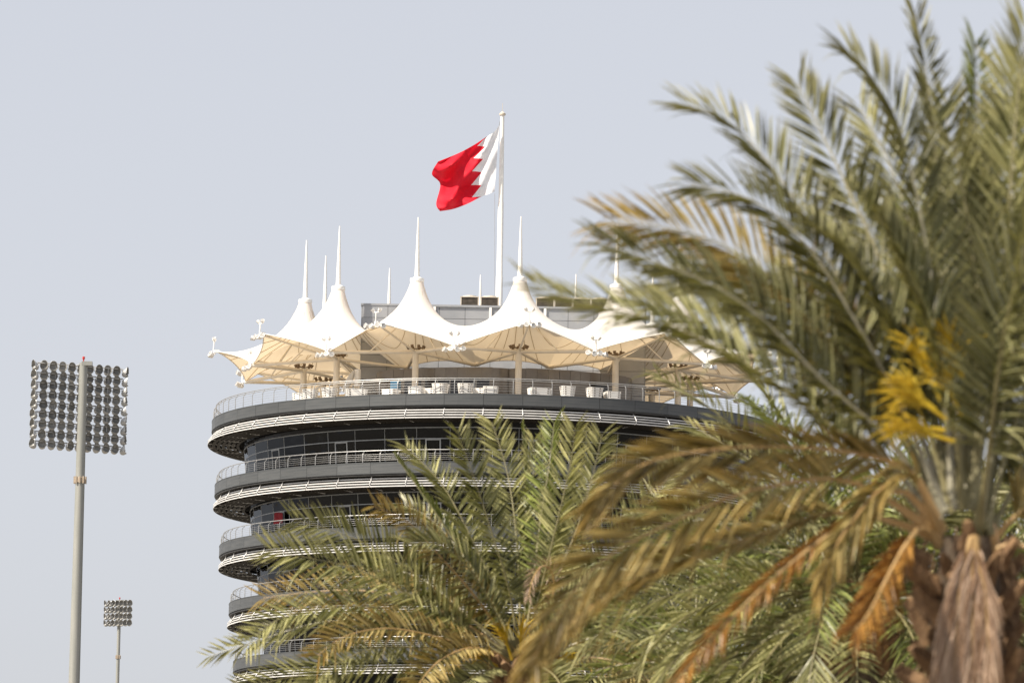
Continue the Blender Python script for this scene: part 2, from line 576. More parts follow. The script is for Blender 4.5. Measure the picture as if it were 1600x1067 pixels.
# ------------------------------------------------------------------ penthouse on the roof terrace
ZD = LEV[0][1] - .12                               # terrace floor
pc = MB()
px0, px1, py0, py1, pz1 = -10.0, 10.75, -7.2, 7.5, 51.75
pc.box(((px0 + px1) / 2, (py0 + py1) / 2, (ZD + pz1) / 2 - .02), ((px1 - px0) / 2 - .06, (py1 - py0) / 2 - .06, (pz1 - ZD) / 2 - .03))
pent = ob('penthouse', pc, MT['lip'], tower)
nw, nh = 11, 9
for j in range(nh):
    z0, z1 = ZD + (pz1 - ZD) * j / nh, ZD + (pz1 - ZD) * (j + 1) / nh
    for i in range(nw):
        x0, x1 = px0 + (px1 - px0) * i / nw, px0 + (px1 - px0) * (i + 1) / nw
        c = MB()
        c.box(((x0 + x1) / 2, py0 - .03, (z0 + z1) / 2), ((x1 - x0) / 2 - .015, .03, (z1 - z0) / 2 - .015))
        ob('cladding_panel', c, MT['clad'], pent)
    for sx, xx in ((-1, px0), (1, px1)):
        for i in range(3):
            y0, y1 = py0 + (py1 - py0) * i / 3, py0 + (py1 - py0) * (i + 1) / 3
            c = MB()
            c.box((xx + sx * .03, (y0 + y1) / 2, (z0 + z1) / 2), (.03, (y1 - y0) / 2 - .015, (z1 - z0) / 2 - .015))
            ob('cladding_panel', c, MT['clad'], pent)
c = MB()
c.box(((px0 + px1) / 2, (py0 + py1) / 2, pz1 + .05), ((px1 - px0) / 2 + .1, (py1 - py0) / 2 + .1, .07))
ob('roof_coping', c, MT['clad'], pent)
# strip of framed grey panels along the top
for i in range(4):
    x0 = -4.7 + i * 4.0 + (0.1 if i else 0)
    f = MB()
    f.box((x0, py0 - .12, pz1 - .9), (.09, .06, .85))
    ob('white_mullion', f, MT['white'], pent)
f = MB()
f.box((2.0, py0 - .12, pz1 - .03), (7.6, .04, .025))
ob('top_rail', f, MT['frame'], pent)


def hvac_unit():
    t = thing('air_conditioner', '', 'air conditioner', (0, 0, 0), 0, 'cooling units on the penthouse roof')
    m = MB()
    m.box((0, 0, .42), (.62, .62, .36))
    for k in range(6):
        m.box((0, -.635, .16 + k * .11), (.6, .012, .012))
    ob('grille_body', m, MT['hvac'], t)
    m = MB()
    for sx in (-1, 1):
        for sy in (-1, 1):
            m.box((sx * .64, sy * .64, .42), (.04, .04, .42))
    m.box((0, 0, .81), (.69, .69, .03))
    m.box((0, -.65, .05), (.6, .03, .05))
    ob('casing', m, MT['hvacframe'], t)
    m = MB()
    m.rev([(.55, 0), (.52, .1), (.3, .15), (0, .16)], 16, c=(0, 0, .84))
    ob('fan_cowl', m, MT['hvacframe'], t)
    return t


u0 = hvac_unit()
for i, (xx, lab) in enumerate(((-2.15, 'brown grille cooling unit, left one of the pair left of the flagpole foot'),
                               (-.68, 'brown grille cooling unit closest to the left of the flagpole foot'),
                               (3.4, 'brown grille cooling unit just showing right of the tall white tent peak'),
                               (4.75, 'brown grille cooling unit, second one right of the tall tent peak'),
                               (6.1, 'brown grille cooling unit, third one right of the tent peak, behind frond tips'),
                               (7.45, 'brown grille cooling unit farthest right, hidden mostly behind palm frond'))):
    u = u0 if i == 0 else copy_tree(u0)
    u.location = (TX + xx, TY - 5.4, pz1 + .1)
    u['label'] = lab

# curved bar pavilions
for nm, a0, a1, zh, op in (('left', -39, -1.5, 46.55, [(-31, -25), (-23.5, -2.5)]), ('right', 9, 46, 46.55, [(31.5, 38)])):
    b = MB()
    n = 10
    b.arcbox(9.6, 13.0, ZD, zh, a0, a1, n * 2)
    # rounded ends
    for a in (a0, a1):
        cc = pol(11.3, a, 0)
        b.rev([(1.7, ZD), (1.7, zh - .003), (0, zh - .003)], 20, c=cc)
    pv = tag(ob('bar_pavilion', b, MT['pavilion'], None, True, loc=TLOC),
             'curved bronze clad bar building under the tents, %s' % ('wider one with long dark opening' if nm == 'left' else 'one with plain curved wall beside three chairs'),
             'pavilion', 'bar pavilions on the roof terrace')
    for i in range(n):
        b0, b1 = a0 + (a1 - a0) * i / n, a0 + (a1 - a0) * (i + 1) / n
        c = MB()
        c.arcbox(13.0, 13.04, zh - .82, zh + .02, b0 + .06, b1 - .06, 2)
        ob('fascia_panel', c, MT['pavilion'], pv)
    for b0, b1 in op:
        c = MB()
        c.arcbox(13.0, 13.025, ZD + .05, zh - .86, b0, b1, 6)
        ob('dark_opening', c, MT['dark'], pv)
        if b1 - b0 > 10:
            for k in range(1, 5):
                c = MB()
                a = b0 + (b1 - b0) * k / 5
                c.arcbox(13.025, 13.07, ZD + .05, zh - .86, a - .15, a + .15, 1)
                ob('opening_frame', c, MT['rail'], pv)

# ------------------------------------------------------------------ tensile tents
RM, RH, RL, RI = 14.5, 21.0, 19.2, 10.4
ZLOW, ZIN, ZHI, ZCOL = 47.25, 47.1, 48.8, 52.75
T0 = 6.0                                           # mast angles T0 + 30 k


def solve_tent():
    NJ, NI = 64, 18                                # around, outwards; j=0 is the outward direction
    # boundary polygon around the mast (local: x right, y = radial outward, origin on tower axis)
    def pr(R, d):
        return np.array([R * sin(rad(d)), R * cos(rad(d))])
    keys = [(0, pr(RH, 0), ZHI), (12, pr(RL, 15), ZLOW), (21, pr(RI, 15), ZIN), (32, pr(RI - .15, 0), ZIN + .9), (43, pr(RI, -15), ZIN), (52, pr(RL, -15), ZLOW), (64, pr(RH, 0), ZHI)]
    B = np.zeros((NJ, 3))
    for (j0, p0, z0), (j1, p1, z1) in zip(keys[:-1], keys[1:]):
        for j in range(j0, j1):
            t = (j - j0) / (j1 - j0)
            B[j, :2] = p0 + (p1 - p0) * t
            B[j, 2] = z0 + (z1 - z0) * t
    cm = np.array([0, RM])
    r0 = .43
    X = np.zeros((NI + 1, NJ, 3))
    d = B[:, :2] - cm
    rho_b = np.linalg.norm(d, axis=1)
    u = d / rho_b[:, None]
    # angles evened out near the collar
    tt = np.linspace(0, 1, NI + 1) ** 1.7
    ang_b = np.unwrap(np.arctan2(u[:, 0], u[:, 1]))
    ang_c = np.arange(NJ) * 2 * pi / NJ
    ang_c = ang_c + (ang_b[0] - ang_c[0])
    for i in range(NI + 1):
        rho = r0 + (rho_b - r0) * tt[i]
        a = ang_c + (ang_b - ang_c) * min(1, tt[i] * 2.5)
        X[i, :, 0] = rho * np.sin(a)
        X[i, :, 1] = RM + rho * np.cos(a)
        X[i, :, 2] = ZCOL + (B[:, 2] - ZCOL) * np.log(rho / r0) / np.log(rho_b / r0)
    X[NI, :, :] = B
    fixed = np.zeros((NI + 1, NJ), bool)
    fixed[0] = True
    for j in (0, 12, 21, 43, 52):
        fixed[NI, j] = True
    Y = X.copy()
    # weights
    def plan(Z):
        return Z[:, :, :2]
    rad_l = np.linalg.norm(np.diff(plan(X), axis=0), axis=2) + 1e-6
    ring_l = np.linalg.norm(np.roll(plan(X), -1, 1) - plan(X), axis=2) + 1e-6
    rw = np.zeros((NI, NJ))
    for i in range(NI):
        wdt = .25 * (ring_l[i] + np.roll(ring_l[i], 1) + ring_l[i + 1] + np.roll(ring_l[i + 1], 1))
        rw[i] = wdt / rad_l[i]
    gw = np.zeros((NI + 1, NJ))
    for i in range(NI + 1):
        hh = 0
        if i > 0: hh = hh + .25 * (rad_l[i - 1] + np.roll(rad_l[i - 1], -1))
        if i < NI: hh = hh + .25 * (rad_l[i] + np.roll(rad_l[i], -1))
        gw[i] = hh / ring_l[i]
    cable = np.zeros(NJ)
    cable[:] = 0
    for j in list(range(0, 12)) + list(range(52, 64)):
        cable[j] = 9.0 / ring_l[NI, j]
    for j in range(21, 43):
        cable[j] = 7.0 / ring_l[NI, j]
    gw[NI] += cable
    side = {}
    for j in range(13, 21): side[j] = 15.
    for j in range(44, 52): side[j] = -15.
    for it in range(900):
        num = np.zeros_like(Y)
        den = np.zeros((NI + 1, NJ))
        num[:-1] += rw[:, :, None] * Y[1:]; den[:-1] += rw
        num[1:] += rw[:, :, None] * Y[:-1]; den[1:] += rw
        num += gw[:, :, None] * np.roll(Y, -1, 1); den += gw
        gp = np.roll(gw, 1, 1)
        num += gp[:, :, None] * np.roll(Y, 1, 1); den += gp
        Z = num / den[:, :, None]
        for j, sd_ in side.items():               # sides lie in the plane between two tents: mirror the inner pull
            n2 = np.array([cos(rad(sd_)), -sin(rad(sd_))])
            p = Z[NI, j, :2]
            Z[NI, j, :2] = p - n2 * (p @ n2)
        Y = np.where(fixed[:, :, None], Y, Y * .15 + Z * .85)
    return Y


TENT = solve_tent()
NI, NJ = TENT.shape[0] - 1, TENT.shape[1]
tv = [(p[0], -p[1], p[2]) for p in TENT.reshape(-1, 3)]   # outward = -Y before turning
tf = [(i * NJ + j, i * NJ + (j + 1) % NJ, (i + 1) * NJ + (j + 1) % NJ, (i + 1) * NJ + j) for i in range(NI) for j in range(NJ)]
mb = MB()
mb.add(tv, tf)
me_membrane = mb.mesh('membrane', MT['membrane'], True)
mb = MB()
for j in range(0, NJ, 4):
    mb.tube([Vector(tv[i * NJ + j]) - Vector((0, 0, .035)) for i in range(3, NI + 1)], .022, 4)
me_seam = mb.mesh('seam', MT['seam'])
mb = MB()
edge = [Vector(tv[NI * NJ + j]) for j in list(range(52, 64)) + list(range(0, 13))]
mb.tube(edge, .045, 5)
me_edge = mb.mesh('edge_cable', MT['steel'])
mb = MB()
mb.tube([Vector(tv[NI * NJ + j]) for j in range(21, 44)], .04, 5)
me_edge2 = mb.mesh('edge_cable', MT['steel'])
mb = MB()
ZN = 47.55
mb.tube([(0, -RM, ZD), (0, -RM, ZN + .1)], .235, 14)
mb.rev([(.3, 0), (.3, .25), (.0, .25)], 14, c=(0, -RM, ZN - .1))
me_post = mb.mesh('post', MT['steel'], True)
mb = MB()
mb.tube([(0, -RM, ZCOL), (0, -RM, ZCOL + 2.2), (0, -RM, ZCOL + 4.6)], [.2, .13, .045], 12)
me_spire = mb.mesh('spire', MT['mastwhite'], True)
mb = MB()
mb.rev([(.40, -.16), (.5, -.13), (.52, 0), (.5, .13), (.36, .17), (.2, .26)], 20, c=(0, -RM, ZCOL))
me_collar = mb.mesh('collar', MT['mastwhite'], True)
me_strut = []
for tgt, r in ((pol(RH - .25, 0, ZHI - .12), .085), (pol(RL, 15, ZLOW - .05), .13), (pol(RL, -15, ZLOW - .05), .13), (pol(RI, 15, ZIN - .05), .11), (pol(RI, -15, ZIN - .05), .11)):
    mb = MB()
    mb.tube([(0, -RM, ZN), tgt], r, 10)
    me_strut.append(mb.mesh('strut', MT['steel'], True))
for sx in (-1, 1):                                  # thin diagonal props to the peak
    mb = MB()
    mb.tube([pol(RL - 2.2, sx * 8.8, ZLOW + .12), (sx * .2, -(RM + .5), ZCOL - 2.6)], .05, 6)
    me_strut.append(mb.mesh('strut', MT['steel'], True))
mb = MB()
for k in range(8):
    a = 2 * pi * k / 8
    c = Vector((.55 * sin(a), -RM - .55 * cos(a), ZN + .32))
    mb.tube([(0, -RM, ZN + .2), c], .025, 4)
me_up = mb.mesh('uplight_ring', MT['brownlamp'], True)
mb = MB()
mb.tube([(0, 0, -.1), (0, -.1, .12)], [.09, .12], 7)
me_upl = mb.mesh('uplight', MT['brownlamp'], True)
# floodlight bracket at an edge point: two small lamps above, four below
mb = MB()
mb.tube([(0, 0, -.25), (0, -.15, .05), (0, -.1, .75)], .05, 6)
mb.tube([(-.55, -.15, -.2), (.55, -.15, -.2)], .045, 6)
mb.tube([(-.25, -.1, .72), (.25, -.1, .72)], .035, 6)
mb.box((0, .1, 0), (.12, .2, .1))
me_brk = mb.mesh('lamp_bracket', MT['white'], True)
mb = MB()
mb.rev([(0, -.17), (.1, -.16), (.15, -.08), (.17, .06), (.19, .17), (.17, .17)], 12)
mb.rev([(.17, .15), (0, .15)], 12, mi=1)
mb.v = [(x, -z, y) for x, y, z in mb.v]            # opening towards -Y
me_spot = mb.mesh('spotlight', [MT['white'], MT['lens']], True)
mb = MB()
mb.rev([(0, -.15), (.1, -.13), (.15, 0), (.12, .1), (0, .15)], 10)
me_globe = mb.mesh('spotlight', [MT['white']], True)


def bracket(tent, loc, rz, k):
    br = link('lamp_bracket', me_brk, tent, loc, rz)
    for i, (x, yaw) in enumerate(((-.62, -40), (-.2, -12), (.22, 14), (.62, 42))):
        o = link('spotlight', me_spot, br, (x, -.28, -.32 + .05 * ((i + k) % 2)))
        o.rotation_euler = (rad(-24 + 6 * ((i * 7 + k) % 3)), 0, rad(yaw + 9 * ((k + i) % 3 - 1)))
    for x in (-.25, .25):
        o = link('spotlight', me_spot, br, (x, -.08, .86))
        o.scale = (.78,) * 3
        o.rotation_euler = (rad(-50), 0, rad(60 * (1 if x > 0 else -1)))
    return br


TLAB = {
    0: 'white peaked tent with its spire just right of the flagpole, facing front',
    11: 'white peaked tent left of the flagpole with spire below the flag',
    10: 'white peaked tent second from the left end, tall spire and wide front skirt',
    9: 'white peaked tent at the left end of the ring with its lamp arm jutting out',
    8: 'rear white tent whose thin spire rises between the two leftmost front spires',
    7: 'rear white tent whose thin spire stands behind the grey penthouse left corner',
    6: 'rear white tent whose short spire tip shows just left of the flagpole',
    5: 'rear white tent with thin spire seen right of the tall peak through frond tips',
    1: 'white peaked tent right of the flagpole with spire behind palm frond tips',
    2: 'white peaked tent over the right terrace with collar half hidden by palm fronds',
    3: 'rear white tent at the right end hidden mostly behind palm fronds',
    4: 'rear white tent on the right side with thin spire lost among palm leaflets'}
for k in range(12):
    a = T0 + 30 * k
    t = thing('tent_canopy', TLAB[k], 'tent canopy', TLOC, rad(a), 'peaked tent canopies round the roof terrace')
    mm = link('membrane', me_membrane, t)
    tag(link('seam', me_seam, mm), kind='stuff')
    link('edge_cable', me_edge, t)
    link('edge_cable', me_edge2, t)
    link('post', me_post, t)
    sp = link('spire', me_spire, t)
    link('collar', me_collar, sp)
    ur = link('uplight_ring', me_up, t)
    for q in range(8):
        link('uplight', me_upl, ur, (.55 * sin(pi * q / 4), -RM - .55 * cos(pi * q / 4), ZN + .32), pi * q / 4)
    for m in me_strut:
        link('strut', m, t)
    bracket(t, pol(RH + .1, 0, ZHI), 0, k)
    bracket(t, pol(RL + .15, 15, ZLOW), rad(15), k + 1)
    b3 = link('lamp_bracket', me_brk, t, pol(RI - .1, 15, ZIN), rad(15))
    b3.scale = (.6,) * 3

# ------------------------------------------------------------------ flagpole and flag
fp = thing('flagpole', 'tall white stepped flagpole on the tower roof', 'flagpole', (TX, TY, pz1))
ZP = P(785, 181, 360).z
m = MB()
zz = lambda y: P(780, y, 360).z - pz1
m.tube([(0, 0, 0), (0, 0, zz(432)), (0, 0, zz(431)), (0, 0, zz(317)), (0, 0, zz(315)), (0, 0, ZP - pz1)], [.27, .27, .235, .215, .19, .15], 14)
ob('pole', m, MT['mastwhite'], fp, True)
m = MB()
m.rev([(.16, 0), (.24, .03), (.24, .16), (.16, .2), (.07, .3), (0, .32)], 12, c=(0, 0, ZP - pz1))
m.tube([(0, 0, ZP - pz1 + .3), (0, 0, ZP - pz1 + .95)], .018, 5)
ob('finial', m, MT['hvacframe'], fp, True)
m = MB()
lo_ = P(773, 462, 359.6); hi_ = P(781, 190, 359.6); md_ = P(773, 302, 359.6)
m.tube([hi_ - Vector((TX, TY, pz1)), P(780, 196, 359.6) - Vector((TX, TY, pz1))], .02, 4)
m.tube([md_ - Vector((TX, TY, pz1)), lo_ - Vector((TX, TY, pz1))], .014, 4)
ob('halyard', m, MT['rail'], fp)
SZ = 5.929
cols_u = [0, .14, .3, .5, .75, 1.0]
rows_v = [0, .25, .5, .75, 1.0]
grid = [  # photo zoom coordinates of the cloth, rows top to bottom, columns hoist to fly
    [(715, 150), (665, 215), (592, 262), (480, 335), (330, 415), (145, 490)],
    [(703, 305), (645, 345), (560, 390), (430, 455), (275, 530), (88, 605)],
    [(690, 460), (630, 490), (540, 535), (415, 605), (285, 665), (165, 700)],
    [(680, 615), (615, 645), (530, 690), (405, 765), (280, 835), (128, 880)],
    [(668, 770), (610, 792), (535, 820), (420, 880), (285, 930), (163, 950)]]
dep = [
    [0, -.1, .1, -.2, .5, 0.2],
    [0, .12, -.15, .6, -.8, .9],
    [0, -.12, .2, -.7, .8, 1.3],
    [0, .12, -.15, .7, -1.0, .4],
    [0, -.15, .35, -.6, .5, -.3]]


def cr(p, t):
    """Catmull-Rom through a list of arrays at parameter t in list units."""
    n = len(p)
    i = min(int(t), n - 2)
    f = t - i
    p0, p1, p2, p3 = p[max(i - 1, 0)], p[i], p[i + 1], p[min(i + 2, n - 1)]
    return .5 * (2 * p1 + (p2 - p0) * f + (2 * p0 - 5 * p1 + 4 * p2 - p3) * f * f + (3 * p1 - p0 - 3 * p2 + p3) * f ** 3)


CP = [[np.array([660 + x / SZ, 170 + y / SZ, dep[r][c]]) for c, (x, y) in enumerate(row)] for r, row in enumerate(grid)]


def cloth(u, v):
    tu = float(np.interp(u, cols_u, range(len(cols_u))))
    tv_ = float(np.interp(v, rows_v, range(len(rows_v))))
    q = cr([cr(CP[r], tu) for r in range(5)], tv_)
    w = (.2 * sin(13 * u + 6 * v) + .10 * sin(24 * u - 11 * v + 1) + .10 * sin(9 * v + 19 * u * v)) * min(1, .12 + u * 1.1) + .012 * sin(60 * u + 33 * v)
    return P(q[0], q[1], 359.6 + q[2] * .9 + w)


flag = thing('flag', 'red and white flag with serrated edge flying from the tall pole', 'flag', tuple(P(776, 250, 359.6)))
NV = 40


def ub(v):
    ph = (v * 5) % 1
    return .275 + .155 * (1 - abs(2 * ph - 1))


for nm, mt_, NU in (('white_band', 'flagwhite', 12), ('red_field', 'flagred', 30)):
    vs, fs = [], []
    for r in range(NV + 1):
        v = r / NV
        b_ = ub(min(v, .99999)) if r < NV else .275
        for c in range(NU + 1):
            u = b_ * c / NU if nm == 'white_band' else b_ + (1 - b_) * c / NU
            vs.append(cloth(u, v) - flag.location)
    for r in range(NV):
        for c in range(NU):
            o = r * (NU + 1) + c
            fs.append((o, o + 1, o + NU + 2, o + NU + 1))
    m = MB()
    m.add(vs, fs)
    o = ob(nm, m, MT[mt_], flag, True)

# ------------------------------------------------------------------ terrace furniture
def woven(m, R0, R1, h, a0, a1, nx, ny, sq=1.0, z0=.08):
    """A woven shell with square holes, radius R0 at the foot to R1 at the rim, inner and outer skins."""
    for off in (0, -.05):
        vs, fs = [], []
        gx, gy = [0], [0]
        for i in range(nx):
            gx += [i + .24, i + .76]
        gx.append(nx)
        for i in range(ny):
            gy += [i + .26, i + .74]
        gy.append(ny)
        for y in gy:
            t = y / ny
            for x in gx:
                a = rad(a0 + (a1 - a0) * x / nx)
                Rr = R0 + (R1 - R0) * t + off
                ex = .5 * sq
                cx, cy = sin(a), cos(a)
                cx, cy = math.copysign(abs(cx) ** ex, cx), math.copysign(abs(cy) ** ex, cy)
                vs.append((Rr * cx, -Rr * cy, z0 + h * t))
        w = len(gx)
        for j in range(len(gy) - 1):
            for i in range(w - 1):
                if off == 0 and i % 2 == 1 and j % 2 == 1:
                    continue
                o = j * w + i
                fs.append((o, o + 1, o + w + 1, o + w))
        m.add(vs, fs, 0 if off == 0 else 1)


def chair(kind):
    t = thing('wicker_chair', '', 'armchair', (0, 0, 0), 0, 'white wicker seats along the terrace railing')
    m = MB()
    if kind == 'tub':
        woven(m, .44, .56, .82, -150, 150, 16, 5, 1.0)
        cw = .46
    elif kind == 'low':
        woven(m, .5, .54, .62, -150, 150, 16, 4, .55)
        cw = .46
    else:
        woven(m, .5, .54, .6, -150, 150, 16, 4, .55)
        m.v = [(x * 1.5, y, z) for x, y, z in m.v]
        cw = .66
    ob('woven_shell', m, [MT['wicker'], MT['liner']], t, False)
    m = MB()
    m.box((0, .02, .36), (cw * .82, .36, .1))
    m.box((0, .02, .2), (cw * .8, .34, .06))
    ob('seat_cushion', m, MT['cushion'], t)
    for sx in (-1, 1):
        for sy in (-1, 1):
            m = MB()
            m.tube([(sx * cw * .6, sy * .28, 0), (sx * cw * .6, sy * .28, .16)], .03, 6)
            ob('leg', m, MT['wicker'], t)
    return t


PROTO = {}
SEATS = [  # photo x, kind, turn, label
    (470, 'low', 20, 'white wicker seat farthest left behind the curving railing'),
    (484, 'tub', 30, 'white wicker tub chair beside the leftmost thick tent post'),
    (514, 'tub', 25, 'white wicker tub chair standing right of the second tent post'),
    (556, 'sofa', 35, 'white wicker sofa below the white dish left of the blue cabinet'),
    (602, 'low', 80, 'low wicker seat in shade just left of the blue cabinet'),
    (651, 'low', 5, 'low white wicker chair in front of the post below the left tent'),
    (671, 'low', 70, 'shaded low wicker seat squeezed between two bright wicker chairs'),
    (689, 'tub', -10, 'white wicker tub chair, left one of the facing pair near the bar opening'),
    (728, 'tub', 10, 'white wicker tub chair, right one of the facing pair near the bar opening'),
    (750, 'low', 70, 'shaded low wicker seat tucked behind the chair left of the centre post'),
    (768, 'low', 0, 'low white wicker chair standing just left of the centre tent post'),
    (845, 'sofa', 10, 'white wicker sofa alone right of the centre tent post'),
    (889, 'tub', -8, 'white wicker tub chair alone in front of the plain curved bar wall'),
    (931, 'tub', 4, 'white wicker tub chair, left one of the pair by the right tent post'),
    (959, 'low', -6, 'low white wicker chair in front of the right tent post'),
]
AXX = lambda y: 780 + (465 - y) * ROLL
for x, kind, turn, lab in SEATS:
    Rs = 20.05
    off = (x - AXX(610))
    th = math.asin(max(-1, min(1, off / (FPX * Rs / (360 - Rs * .8)))))
    for _ in range(4):
        th = math.asin(max(-1, min(1, off * (360 - Rs * cos(th)) / FPX / Rs)))
    if kind not in PROTO:
        t = PROTO[kind] = chair(kind)
    else:
        t = copy_tree(PROTO[kind])
    if turn >= 70:
        Rs -= 1.0
    p = pol(Rs, math.degrees(th), ZD)
    t.location = (TX + p.x, TY + p.y, ZD + .02)
    t.rotation_euler = (0, 0, th + rad(turn))
    t['label'] = lab
# blue cabinet and the white dish
def terr(x, Rs):
    off = (x - AXX(600))
    th = 0
    for _ in range(6):
        th = math.asin(max(-1, min(1, off * (360 - Rs * cos(th)) / FPX / Rs)))
    return th, pol(Rs, math.degrees(th), ZD)


th, p = terr(618, 17.5)
bc = thing('cabinet', 'blue upright cabinet behind the railing left of a tent post', 'cabinet', (TX + p.x, TY + p.y, ZD), th)
m = MB(); m.box((0, 0, .8), (.3, .25, .75)); ob('body', m, MT['blue'], bc)
m = MB(); m.box((-.0, -.27, .8), (.27, .02, .68)); ob('door', m, MT['blue'], bc)
m = MB(); m.tube([(.2, -.32, .7), (.2, -.32, 1.0)], .015, 5); ob('handle', m, MT['rail'], bc)
m = MB(); m.box((0, 0, .03), (.28, .23, .03)); ob('plinth', m, MT['dark'], bc)
th, p = terr(551, 15.6)
ds = thing('satellite_dish', 'white dish with a white equipment box beside the grey penthouse wall', 'dish', (TX + p.x, TY + p.y, ZD), th)
m = MB(); m.tube([(0, 0, 0), (0, 0, 1.7)], .06, 8); ob('stand', m, MT['rail'], ds)
m = MB()
m.rev([(0, 0), (.45, .05), (.85, .2), (.87, .22), (.45, .09), (0, .04)], 24)
m.v = [(Matrix.Rotation(rad(-58), 3, 'Z') @ Matrix.Rotation(rad(62), 3, 'X') @ Vector(q)) + Vector((-.1, -.1, 1.95)) for q in m.v]
ob('reflector', m, MT['white'], ds, True)
m = MB(); m.tube([(-.1, -.1, 1.95), (-.75, -.45, 2.35)], .02, 5); m.box((-.75, -.45, 2.37), (.07, .07, .08)); ob('feed_arm', m, MT['rail'], ds)
m = MB(); m.box((.36, .05, 2.25), (.2, .12, .62)); ob('equipment_box', m, MT['white'], ds)
# red hangings behind the glass
for (x, y, w_, h_, dist, lab) in ((437, 808, .62, .42, 345.0, 'red cloth hung at the dark window of the third balcony from the top'),):
    m = MB()
    vs, fs = [], []
    for i in range(9):
        for j in range(5):
            vs.append(((i / 8 - .5) * 2 * w_, .06 * sin(i * 1.7 + j * .4), (j / 4 - .5) * 2 * h_ - .16 * abs(i / 8 - .4) * (j / 4)))
    for i in range(8):
        for j in range(4):
            o = i * 5 + j
            fs.append((o, o + 5, o + 6, o + 1))
    m.add(vs, fs)
    th, p = terr(x, 18.55)
    o = tag(ob('red_cloth', m, MT['redcloth'], None, True, loc=(TX + p.x, TY + p.y, P(x, y, 360 - 18.55 * cos(th)).z), rz=th), lab, 'cloth')

# ------------------------------------------------------------------ floodlight masts
def lamp_mesh():
    m = MB()
    n = 12
    m.rev([(0, -.28), (.1, -.27), (.22, -.17), (.29, 0), (.3, .07)], n)
    m.rev([(.28, .05), (.2, -.04), (0, -.08)], n, mi=1)
    # visor over the upper half
    vs, fs = [], []
    K = 9
    for i in range(K + 1):
        a = rad(-105 + 210 * i / K)
        ext = .12 + .30 * max(0, cos(a)) ** .7
        for rr in (.30, .285):
            vs += [(rr * sin(a), rr * cos(a), .06), (rr * 1.04 * sin(a), rr * 1.04 * cos(a), .06 + ext)]
    for i in range(K):
        o = i * 4
        fs += [(o, o + 4, o + 5, o + 1), (o + 2, o + 3, o + 7, o + 6), (o + 1, o + 5, o + 7, o + 3)]
    m.add(vs, fs[0::3] + fs[2::3], 0)
    m.add(vs, fs[1::3], 1)
    m.v = [(x, -z, y) for x, y, z in m.v]           # faces -Y, visor at +Z
    m.tube([(-.31, 0, 0), (-.31, .03, .3), (0, .04, .36), (.31, .03, .3), (.31, 0, 0)], .025, 4)
    return m.mesh('lamp', [MT['lampback'], MT['lampin']], True)


LAMP = lamp_mesh()


def flood(x, y, dist, label, rows, cols_, sx, sz, yaw, rtop, rbot, yaws, pitch, scale, pole_front, collar_y, name='floodlight_mast'):
    top = P(x, y, dist)
    t = thing(name, label, 'floodlight', (top.x, top.y, 0), 0, 'stadium floodlight masts')
    m = MB()
    m.tube([(0, 0, 0), (0, 0, top.z * .5), (0, 0, top.z)], [rbot * 1.25, (rbot + rtop) / 1.9, rtop], 16)
    ob('pole', m, MT['pole'], t, True)
    for cy in collar_y:
        zc = P(x, cy, dist).z
        rr = rtop + (rbot - rtop) * (top.z - zc) / top.z
        m = MB()
        m.rev([(rr, -.18), (rr * 1.22, -.16), (rr * 1.22, .16), (rr, .18)], 16, c=(0, 0, zc))
        for k in range(10):
            a = 2 * pi * k / 10
            m.box((rr * 1.3 * sin(a), rr * 1.3 * cos(a), zc), (.05, .05, .24))
        ob('flange', m, MT['rust'], t)
    m = MB()
    m.tube([(0, 0, top.z), (0, 0, top.z + .28)], .05, 6); m.rev([(.09, 0), (.09, .16), (0, .2)], 8, c=(0, 0, top.z + .26))
    ob('beacon', m, MT['red_lamp'], t)
    rz = rad(yaw)
    cz, sz_ = cos(rz), sin(rz)
    back = .55 if pole_front else -.35
    for r in range(rows):
        z = top.z - .15 - r * sz
        lo_x, hi_x = cols_[0] * sx, cols_[1] * sx
        dx = -.05 * r if pole_front else 0
        m = MB()
        m.tube([(lo_x + .15, 0, 0), (hi_x - .15, 0, 0)], .05, 6)
        for k in (-.3, .3):
            m.tube([(k, 0, 0), (k, -back, 0)], .05, 5)
        bar = ob('crossbar', m, MT['lampback'], t, loc=(-sz_ * back, cz * back, z), rz=rz)
        n = cols_[1] - cols_[0] + 1
        for c in range(n):
            lx = lo_x + c * sx
            o = link('lamp', LAMP, bar, (lx, -.05, -.34 * scale))
            o.scale = (scale,) * 3
            yv, pv = yaws(c, r), pitch(c, r)
            o.rotation_euler = (rad(-pv), 0, rad(yv))
    if pole_front:
        m = MB()
        for xx in (lo_x * .55, hi_x * .62):
            m.tube([(xx * cz - sz_ * back, cz * back + xx * sz_, top.z - .1), (xx * cz - sz_ * back, cz * back + xx * sz_, top.z - .2 - (rows - 1) * sz)], .03, 5)
        ob('rack_upright', m, MT['lampback'], t)
    m = MB()
    m.box((0.25, .0, top.z - .05), (.35, .28, .14))
    ob('cap_bracket', m, MT['pole'], t)
    return t


S = 330 / FPX


def yw(c, r):
    return [-74, -28, -10, 4, 10, 14, 18, 12, 6, 2, 60][c] + ((c * 7 + r * 5) % 7 - 3) * 3


flood(130.5, 567, 330, 'tall grey floodlight mast at the left with nine rows of lamps', 9, (-5, 5), 15.2 * S, 15.4 * S, 27, .28, .44, yw,
      lambda c, r: 38 + ((c * 3 + r) % 5) * 4, .9, True, (750,))
S2 = 640 / FPX
flood(187, 938, 640, 'small distant floodlight mast with four rows of lamps, low at the left', 4, (-3, 3), 6.9 * S2, 10.2 * S2, -24, .22, .3,
      lambda c, r: [-40, -25, -10, 0, 10, 24, 30][c], lambda c, r: 34, 1.12, False, (1026,), 'floodlight_mast')


